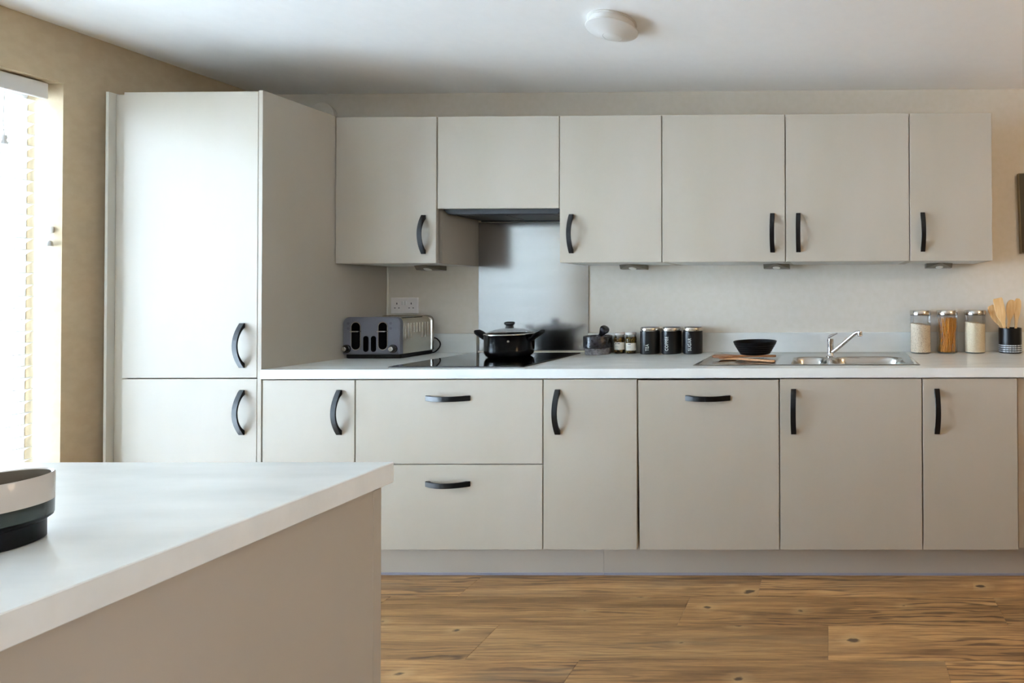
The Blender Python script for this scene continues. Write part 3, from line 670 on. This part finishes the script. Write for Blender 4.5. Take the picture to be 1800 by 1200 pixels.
# ------------------------------------------------------------------ tea / coffee / sugar canisters
def text_on_cylinder(s, c, R_, ang, z0, size, length, parent):
    cu = bpy.data.curves.new('lettering_curve', 'FONT'); cu.body = s; cu.size = size; cu.extrude = 0; cu.space_character = 1.08
    ob = bpy.data.objects.new('lettering_curve', cu); COL.objects.link(ob)
    dg = bpy.context.evaluated_depsgraph_get(); dg.update()
    me = bpy.data.meshes.new_from_object(ob.evaluated_get(dg))
    bpy.data.objects.remove(ob); bpy.data.curves.remove(cu)
    bm = bmesh.new(); bm.from_mesh(me); bpy.data.meshes.remove(me)
    u0 = min(v.co.x for v in bm.verts); u1 = max(v.co.x for v in bm.verts); cap = max(v.co.y for v in bm.verts)
    for v in bm.verts:
        u, h = (v.co.x-u0)*length/(u1-u0), v.co.y-cap/2
        a_ = ang - h/R_                      # letter tops point to the left, the word reads upwards
        v.co = Vector((c[0]+(R_+0.0005)*math.cos(a_), c[1]+(R_+0.0005)*math.sin(a_), z0+u))
    return finish('lettering', bm, M['letter'], parent)
for x, word, off, length in ((1.4610, 'TEA', -0.0150, 0.035), (1.5745, 'COFFEE', -0.0245, 0.0735), (1.6880, 'SUGAR', -0.0170, 0.0655)):
    c = (x, -0.0715, ZW)
    t = thing('canister', 'black canister with steel-rimmed lid lettered %s' % word, 'canister', c, 'lettered canisters on the worktop')
    finish('body', lathe(bmesh.new(), [(0, 0.0003), (0.0475, 0.0003), (0.0495, 0.002), (0.0502, 0.006), (0.0502, 0.1195), (0, 0.1195)], c, 56), M['black_satin'], t, 0.7)
    lid = finish('lid', lathe(bmesh.new(), [(0, 0.1196), (0.0492, 0.1196), (0.0496, 0.121), (0.0496, 0.1365), (0.0485, 0.138), (0, 0.138)], c, 56), M['lid_steel'], t, 0.7)
    finish('lid_top', lathe(bmesh.new(), [(0, 0.1381), (0.0455, 0.1381), (0.0455, 0.1395), (0, 0.1395)], c, 40), M['black_satin'], lid, 0.7)
    ca = math.atan2(-2.8732-c[1], 2.4168-c[0])
    text_on_cylinder(word, c, 0.0502, ca + math.asin(off/0.0502), ZW+0.0185, 0.0245, length, t)

# ------------------------------------------------------------------ sink and tap
def rrect(x, y, cx_, cy_, hw, hh, r_):
    dx, dy = abs(x-cx_)-hw+r_, abs(y-cy_)-hh+r_
    return math.hypot(max(dx, 0), max(dy, 0)) + min(max(dx, dy), 0) - r_
def sst(a_, b_, v):
    u = min(1, max(0, (v-a_)/(b_-a_))); return u*u*(3-2*u)
def sink_z(x, y):
    e = min(x-SX0, SX1-x, y-SY0, SY1-y)
    z = 0.0012 + 0.0025*sst(0, 0.006, e) - 0.0035*sst(0.022, 0.034, e)
    dr = rrect(x, y, 2.02, -0.302, 0.175, 0.19, 0.03)
    if dr < 0:
        g_ = max(0, 1-((y+0.302) % 0.034-0.017)**2/0.000025) * sst(0, -0.02, rrect(x, y, 2.03, -0.302, 0.145, 0.17, 0.01))
        z += -0.002*sst(0, -0.012, dr) + 0.0022*g_
    a_ = rrect(x, y, 2.317, -0.385, 0.086, 0.150, 0.07); z -= 0.10*sst(0, -0.032, a_)
    b_ = rrect(x, y, 2.592, -0.385, 0.172, 0.150, 0.085); z -= 0.155*sst(0, -0.034, b_)
    return z
t = thing('sink', 'stainless steel inset sink with drainer and two bowls in the worktop', 'sink', (2.31, -0.3, ZW))
bm = bmesh.new(); nx, ny = 230, 118; gv = []
for i in range(nx+1):
    x = SX0+(SX1-SX0)*i/nx
    gv.append([bm.verts.new((x, SY0+(SY1-SY0)*j/ny, ZW+sink_z(x, SY0+(SY1-SY0)*j/ny))) for j in range(ny+1)])
for i in range(nx):
    for j in range(ny): bm.faces.new((gv[i][j], gv[i+1][j], gv[i+1][j+1], gv[i][j+1]))
finish('basin', bm, M['sink'], t, 1.3)
finish('waste', lathe(bmesh.new(), [(0, 0), (0.04, 0), (0.038, 0.003), (0.03, 0.001), (0, 0.001)], (2.592, -0.385, ZW-0.1545), 32), M['chrome'], t)
finish('waste', lathe(bmesh.new(), [(0, 0), (0.03, 0), (0.028, 0.003), (0.022, 0.001), (0, 0.001)], (2.317, -0.385, ZW-0.0995), 32), M['chrome'], t)
tb = Vector((2.416, -0.232, ZW+0.0005))
t = thing('mixer_tap', 'chrome single-lever mixer tap with slanted spout on the sink', 'tap', tuple(tb))
finish('body', lathe(bmesh.new(), [(0, 0), (0.024, 0), (0.024, 0.004), (0.019, 0.009), (0.0165, 0.020), (0.0158, 0.060), (0.0165, 0.080), (0.0155, 0.088), (0, 0.090)], tuple(tb), 36), M['chrome'], t, 0.7)
bm = bmesh.new()
prs = [(-0.016, 0.082, 0.014, 0.006), (-0.013, 0.094, 0.0155, 0.009), (0.002, 0.103, 0.0140, 0.008), (0.018, 0.109, 0.0095, 0.005), (0.034, 0.115, 0.0075, 0.003)]
rings = []
for (dx, dz, hw, hh) in prs:
    rings.append([bm.verts.new((tb.x+dx, tb.y+hw*math.cos(2*PI*k/12), tb.z+dz+hh*math.sin(2*PI*k/12))) for k in range(12)])
for A_, B_ in zip(rings, rings[1:]):
    for k in range(12): bm.faces.new((A_[k], A_[(k+1) % 12], B_[(k+1) % 12], B_[k]))
bm.faces.new(rings[0]); bm.faces.new(rings[-1])
finish('lever', bm, M['chrome'], t, 0.9)
sp = finish('spout', tube(bmesh.new(), smoothpts([(tb.x+0.006, tb.y-0.006, tb.z+0.022), (tb.x+0.024, tb.y-0.016, tb.z+0.034), (tb.x+0.060, tb.y-0.036, tb.z+0.066), (tb.x+0.105, tb.y-0.061, tb.z+0.107), (tb.x+0.123, tb.y-0.071, tb.z+0.122), (tb.x+0.138, tb.y-0.080, tb.z+0.1255)]), [0.0095]*31, 16), M['chrome'], t, 0.9)
finish('aerator', lathe(bmesh.new(), [(0, 0.012), (0.0115, 0.012), (0.0125, 0.008), (0.0125, -0.010), (0.0115, -0.013), (0, -0.013)], (tb.x+0.141, tb.y-0.082, tb.z+0.119), 28), M['chrome'], sp, 0.7)

# ------------------------------------------------------------------ wooden servers and black dish on the drainer
def server(name, label, p0, p1, z, mt, head_r, th=0.010):
    """flat wooden server: round head at p0, handle end at p1"""
    p0, p1 = Vector(p0), Vector(p1); L = (p1-p0).length; d = (p1-p0).normalized()
    poly = []; n_ = 18; hr = head_r
    for k in range(n_+1):
        a_ = math.radians(28)+(2*PI-2*math.radians(28))*k/n_; poly.append((hr*1.25*math.cos(a_), hr*math.sin(a_)))
    poly += [(hr*1.9, -0.010), (L*0.6, -0.009), (L-0.012, -0.0105), (L-0.003, -0.008), (L, 0), (L-0.003, 0.008), (L-0.012, 0.0105), (L*0.6, 0.009), (hr*1.9, 0.010)]
    bm = bmesh.new(); prism(bm, poly, th, axes((p0.x, p0.y, z), (d.x, d.y, 0), (-d.y, d.x, 0), (0, 0, 1)), 0.0025)
    o = finish(name, bm, mt, None, 0.6, loc=(p0.x, p0.y, z)); return tag(o, label, 'spoon')
DZ = ZW+0.0032
server('wooden_server', 'pale honey wooden server lying across the drainer under the darker one', (1.925, -0.345), (2.163, -0.470), DZ, M['acacia_light'], 0.036, 0.009)
server('wooden_server', 'brown wooden server lying beneath the black dish on the drainer', (1.905, -0.352), (2.158, -0.352), DZ+0.0092, M['acacia'], 0.042, 0.0105)
dc = (2.050, -0.300, DZ+0.0199)
bm = lathe(bmesh.new(), [(0, 0), (0.070, 0), (0.074, 0.003), (0.078, 0.012), (0.081, 0.013), (0.084, 0.022), (0.087, 0.023), (0.090, 0.032), (0.093, 0.033), (0.096, 0.042), (0.099, 0.044), (0.104, 0.057), (0.1055, 0.060), (0.1035, 0.062), (0.1005, 0.060), (0.088, 0.030), (0.070, 0.008), (0, 0.006)], dc, 64)
tag(finish('dish', bm, M['dish_black'], None, 0.5, loc=dc), 'black ribbed round dish resting on wooden servers on the drainer', 'dish')

# ------------------------------------------------------------------ glass storage jars
def storage_jar(x, label):
    c = (x, -0.0765, ZW); t = thing('storage_jar', label, 'jar', c, 'glass storage jars on the worktop')
    R_ = 0.0535
    finish('glass', lathe(bmesh.new(), [(0, 0.0003), (R_-0.004, 0.0003), (R_, 0.005), (R_, 0.199)], c, 56), M['glass'], t, 0.7)
    finish('glass_base', lathe(bmesh.new(), [(0, 0.0035), (R_-0.0035, 0.0035), (R_-0.0025, 0.006), (0, 0.006)], c, 40), mat('jar_base_glass', (120, 128, 122), 0.1), t)
    finish('lid', lathe(bmesh.new(), [(0, 0.1995), (R_, 0.1995), (R_+0.0018, 0.201), (R_+0.0018, 0.221), (R_, 0.2235), (0, 0.2235)], c, 56), M['lid_steel'], t, 0.7)
    finish('seal', lathe(bmesh.new(), [(R_-0.0015, 0.1978), (R_+0.0004, 0.1978), (R_+0.0004, 0.1992), (R_-0.0015, 0.1992), (R_-0.0015, 0.1978)], c, 48), M['black'], t)
    return t, c, R_
def fill(t, c, R_, name, mt, h, slope, bump):
    bm = bmesh.new(); n_ = 56; rr_ = R_-0.0022; top = []
    lo = [bm.verts.new((c[0]+rr_*math.cos(2*PI*k/n_), c[1]+rr_*math.sin(2*PI*k/n_), c[2]+0.0063)) for k in range(n_)]
    prev = lo
    for s_ in range(1, 5):
        ring = []
        for k in range(n_):
            a_ = 2*PI*k/n_; hz = h+slope[0]*math.cos(a_)+slope[1]*math.sin(a_)+random.uniform(-bump, bump)
            ring.append(bm.verts.new((c[0]+rr_*math.cos(a_), c[1]+rr_*math.sin(a_), c[2]+0.0063+(hz-0.0063)*s_/4)))
        for k in range(n_): bm.faces.new((prev[k], prev[(k+1) % n_], ring[(k+1) % n_], ring[k]))
        prev = ring
    for f_ in (0.75, 0.45, 0.15):
        ring = []
        for k in range(n_):
            a_ = 2*PI*k/n_; hz = h+f_*(slope[0]*math.cos(a_)+slope[1]*math.sin(a_))+random.uniform(-bump, bump)+0.006*(1-f_)
            ring.append(bm.verts.new((c[0]+f_*rr_*math.cos(a_), c[1]+f_*rr_*math.sin(a_), c[2]+hz)))
        for k in range(n_): bm.faces.new((prev[k], prev[(k+1) % n_], ring[(k+1) % n_], ring[k]))
        prev = ring
    bm.faces.new(prev); bm.faces.new(lo[::-1])
    o = finish(name, bm, mt, t, 0.8); o['kind'] = 'stuff'
t, c, R_ = storage_jar(2.889, 'glass storage jar of speckled oats with steel lid, beside the sink')
fill(t, c, R_, 'oats', M['oats'], 0.150, (-0.006, 0.0), 0.0012)
t, c, R_ = storage_jar(3.0285, 'glass storage jar of spaghetti with steel lid, between two grain jars')
bm = bmesh.new()
for k in range(150):
    ph = random.uniform(0, 2*PI); rad = (R_-0.0045)*math.sqrt(random.random())
    if k % 3: b0 = Vector((-0.008+random.gauss(0, 0.016), random.gauss(0, 0.020), 0)); b1 = Vector((0.006+random.gauss(0, 0.020), random.gauss(0, 0.022), 0)); hgt = random.uniform(0.170, 0.188)
    else: b0 = Vector((rad*math.cos(ph)*0.9, rad*math.sin(ph), 0)); b1 = Vector((0.034+random.gauss(0, 0.008), random.gauss(-0.012, 0.014), 0)); hgt = random.uniform(0.13, 0.186)
    for b_ in (b0, b1):
        l_ = math.hypot(b_.x, b_.y)
        if l_ > R_-0.0045: b_ *= (R_-0.0045)/l_
    tube(bm, [(c[0]+b0.x, c[1]+b0.y, c[2]+0.0072), (c[0]+b1.x, c[1]+b1.y, c[2]+hgt)], 0.0013, 4)
o = finish('spaghetti', bm, M['pasta'], t); o['kind'] = 'stuff'
t, c, R_ = storage_jar(3.1745, 'glass storage jar of pale rice with steel lid, beside the utensil pot')
fill(t, c, R_, 'rice', M['rice'], 0.156, (-0.006, 0.0), 0.0006)

# ------------------------------------------------------------------ utensil pot and wooden utensils
uc = (3.357, -0.0795, ZW)
t = thing('utensil_pot', 'black utensil pot with pale stripes round its foot on the worktop', 'utensil pot', uc)
finish('body', lathe(bmesh.new(), [(0, 0.0003), (0.055, 0.0003), (0.058, 0.003), (0.058, 0.129), (0.0565, 0.1305), (0.0545, 0.129), (0.0545, 0.008), (0, 0.006)], uc, 56), M['black_satin'], t, 0.7)
for k in range(4):
    z = 0.007+0.0105*k
    finish('stripe', lathe(bmesh.new(), [(0.0581, z), (0.0586, z+0.001), (0.0586, z+0.0048), (0.0581, z+0.0058)], uc, 56), M['stripe'], t, 0.9)
def utensil(name, label, foot, tip, outline, normal_y=-1, th=0.006):
    """flat-headed wooden tool: outline = [(distance from foot 0..1 of length, half width)] along foot -> tip"""
    p0, p1 = Vector(foot), Vector(tip); ax = (p1-p0); L = ax.length; ax.normalize()
    nrm = Vector((0.12, normal_y, 0)); nrm = (nrm-ax*nrm.dot(ax)).normalized(); side = nrm.cross(ax)
    lft = [(-hw, s_*L) for s_, hw in outline]; rgt = [(hw, s_*L) for s_, hw in outline[::-1]]
    bm = bmesh.new(); prism(bm, lft+rgt, th, axes(tuple(p0-nrm*th/2), side, ax, nrm), 0.0015)
    return tag(finish(name, bm, M['beech'], None, 0.5, loc=foot), label, 'utensil', 'wooden utensils in the pot')
spoon_o = [(0, 0.006), (0.45, 0.0068), (0.60, 0.009), (0.68, 0.016), (0.76, 0.0235), (0.85, 0.0265), (0.93, 0.0235), (0.98, 0.015), (1.0, 0.007)]
spat_o = [(0, 0.006), (0.42, 0.0070), (0.54, 0.011), (0.63, 0.020), (0.70, 0.0265), (0.80, 0.0275), (0.97, 0.0265), (1.0, 0.023)]
fz = ZW+0.0085
utensil('wooden_spatula', 'wooden spatula with slanted head leaning out of the utensil pot towards the rice jar', (3.372, -0.082, fz), (3.256, -0.074, fz+0.238), [(0, 0.005), (0.42, 0.0060), (0.58, 0.0075), (0.68, 0.019), (0.76, 0.0255), (0.90, 0.0245), (0.975, 0.019), (1.0, 0.012)])
utensil('wooden_turner', 'wooden turner with broad square head in the utensil pot', (3.345, -0.110, fz), (3.286, -0.100, fz+0.277), spat_o)
utensil('wooden_spoon', 'wooden spoon with rounded bowl standing in the utensil pot', (3.335, -0.062, fz), (3.372, -0.068, fz+0.268), spoon_o)
utensil('slotted_spoon', 'pale wooden tool with narrow head at the far side of the utensil pot', (3.385, -0.055, fz), (3.408, -0.058, fz+0.275), [(0, 0.006), (0.45, 0.0068), (0.58, 0.009), (0.70, 0.0165), (0.85, 0.0205), (0.95, 0.0175), (1.0, 0.009)])

# ------------------------------------------------------------------ island and cup
IX0, IX1, IY0, IY1, IZ = -0.11, 1.5828, -2.85, -1.8648, 0.9096
t = thing('island_unit', 'pale panelled island unit standing in front of the cabinets', 'island', (0.74, -2.35, 0))
finish('end_panel', B(1.5545, 1.5725, IY0+0.03, -1.8985, 0, 0.8707, 0.0008), M['cab'], t)
finish('end_panel', B(-0.08, -0.062, IY0+0.03, -1.8985, 0, 0.8707, 0.0008), M['cab'], t)
finish('back_panel', B(-0.0615, 1.554, IY0+0.03, IY0+0.048, 0, 0.8707), M['cab'], t)
finish('carcass', B(-0.0615, 1.554, IY0+0.0485, -1.8985, 0.15, 0.8707), M['carcass'], t)
finish('plinth', B(-0.0615, 1.554, -1.96, -1.944, 0, 0.1495), M['plinth'], t)
xs = [-0.08, 0.471, 1.022, 1.5725]
for a_, b_ in zip(xs, xs[1:]): finish('door', B(a_+0.0015, b_-0.0005, -1.898, -1.880, 0.1527, 0.866, 0.001), M['cab'], t)
tag(finish('island_worktop', B(IX0, IX1, IY0, IY1, 0.871, IZ, 0.0015), M['top']), 'thick pale worktop slab on the island with a cup on it', 'worktop')
cc = (1.347, -2.207, IZ)
t = thing('cup', 'beige and black glazed cup with narrow foot on the island', 'cup', cc)
bm = lathe(bmesh.new(), [(0, 0.0003), (0.040, 0.0003), (0.0425, 0.002), (0.0425, 0.0245), (0.0475, 0.0290), (0.0482, 0.0320), (0.0484, 0.050), (0.0486, 0.084), (0.0475, 0.0858), (0.0455, 0.0845), (0.0450, 0.050), (0.043, 0.034), (0, 0.031)], cc, 72, mats=[2, 2, 2, 2, 2, 1, 0, 0, 0, 3, 3, 3])
finish('body', bm, [M['cup_beige'], M['cup_green'], M['cup_black'], M['cup_inside']], t, 0.7)

# ------------------------------------------------------------------ pendant lamp added out of view at the dining end for warm fill
lx, ly, lz = 4.25, -1.9, 1.80
t = thing('fill_pendant_lamp', 'added warm globe pendant lamp, unseen, giving fill light from the dining end', 'lamp', (lx, ly, ZC))
finish('ceiling_rose', lathe(bmesh.new(), [(0, 0), (0.05, 0), (0.045, -0.02), (0.012, -0.03), (0, -0.03)], (lx, ly, ZC-0.0003), 32), M['white_plastic'], t, 0.7)
finish('flex', tube(bmesh.new(), [(lx, ly, ZC-0.03), (lx, ly, lz+0.15)], 0.003, 8), M['black'], t)
finish('holder', lathe(bmesh.new(), [(0, 0.15), (0.02, 0.15), (0.03, 0.11), (0, 0.11)], (lx, ly, lz), 24), M['black'], t, 0.7)
gm = bpy.data.materials.new('warm_globe'); gm.use_nodes = True
bs = gm.node_tree.nodes['Principled BSDF']; bs.inputs['Emission Color'].default_value = (1.0, 0.70, 0.40, 1); bs.inputs['Emission Strength'].default_value = 24
finish('globe', lathe(bmesh.new(), [(0.12*math.sin(PI*k/16), -0.12*math.cos(PI*k/16)) for k in range(17)], (lx, ly, lz), 32), gm, t, 1.0)
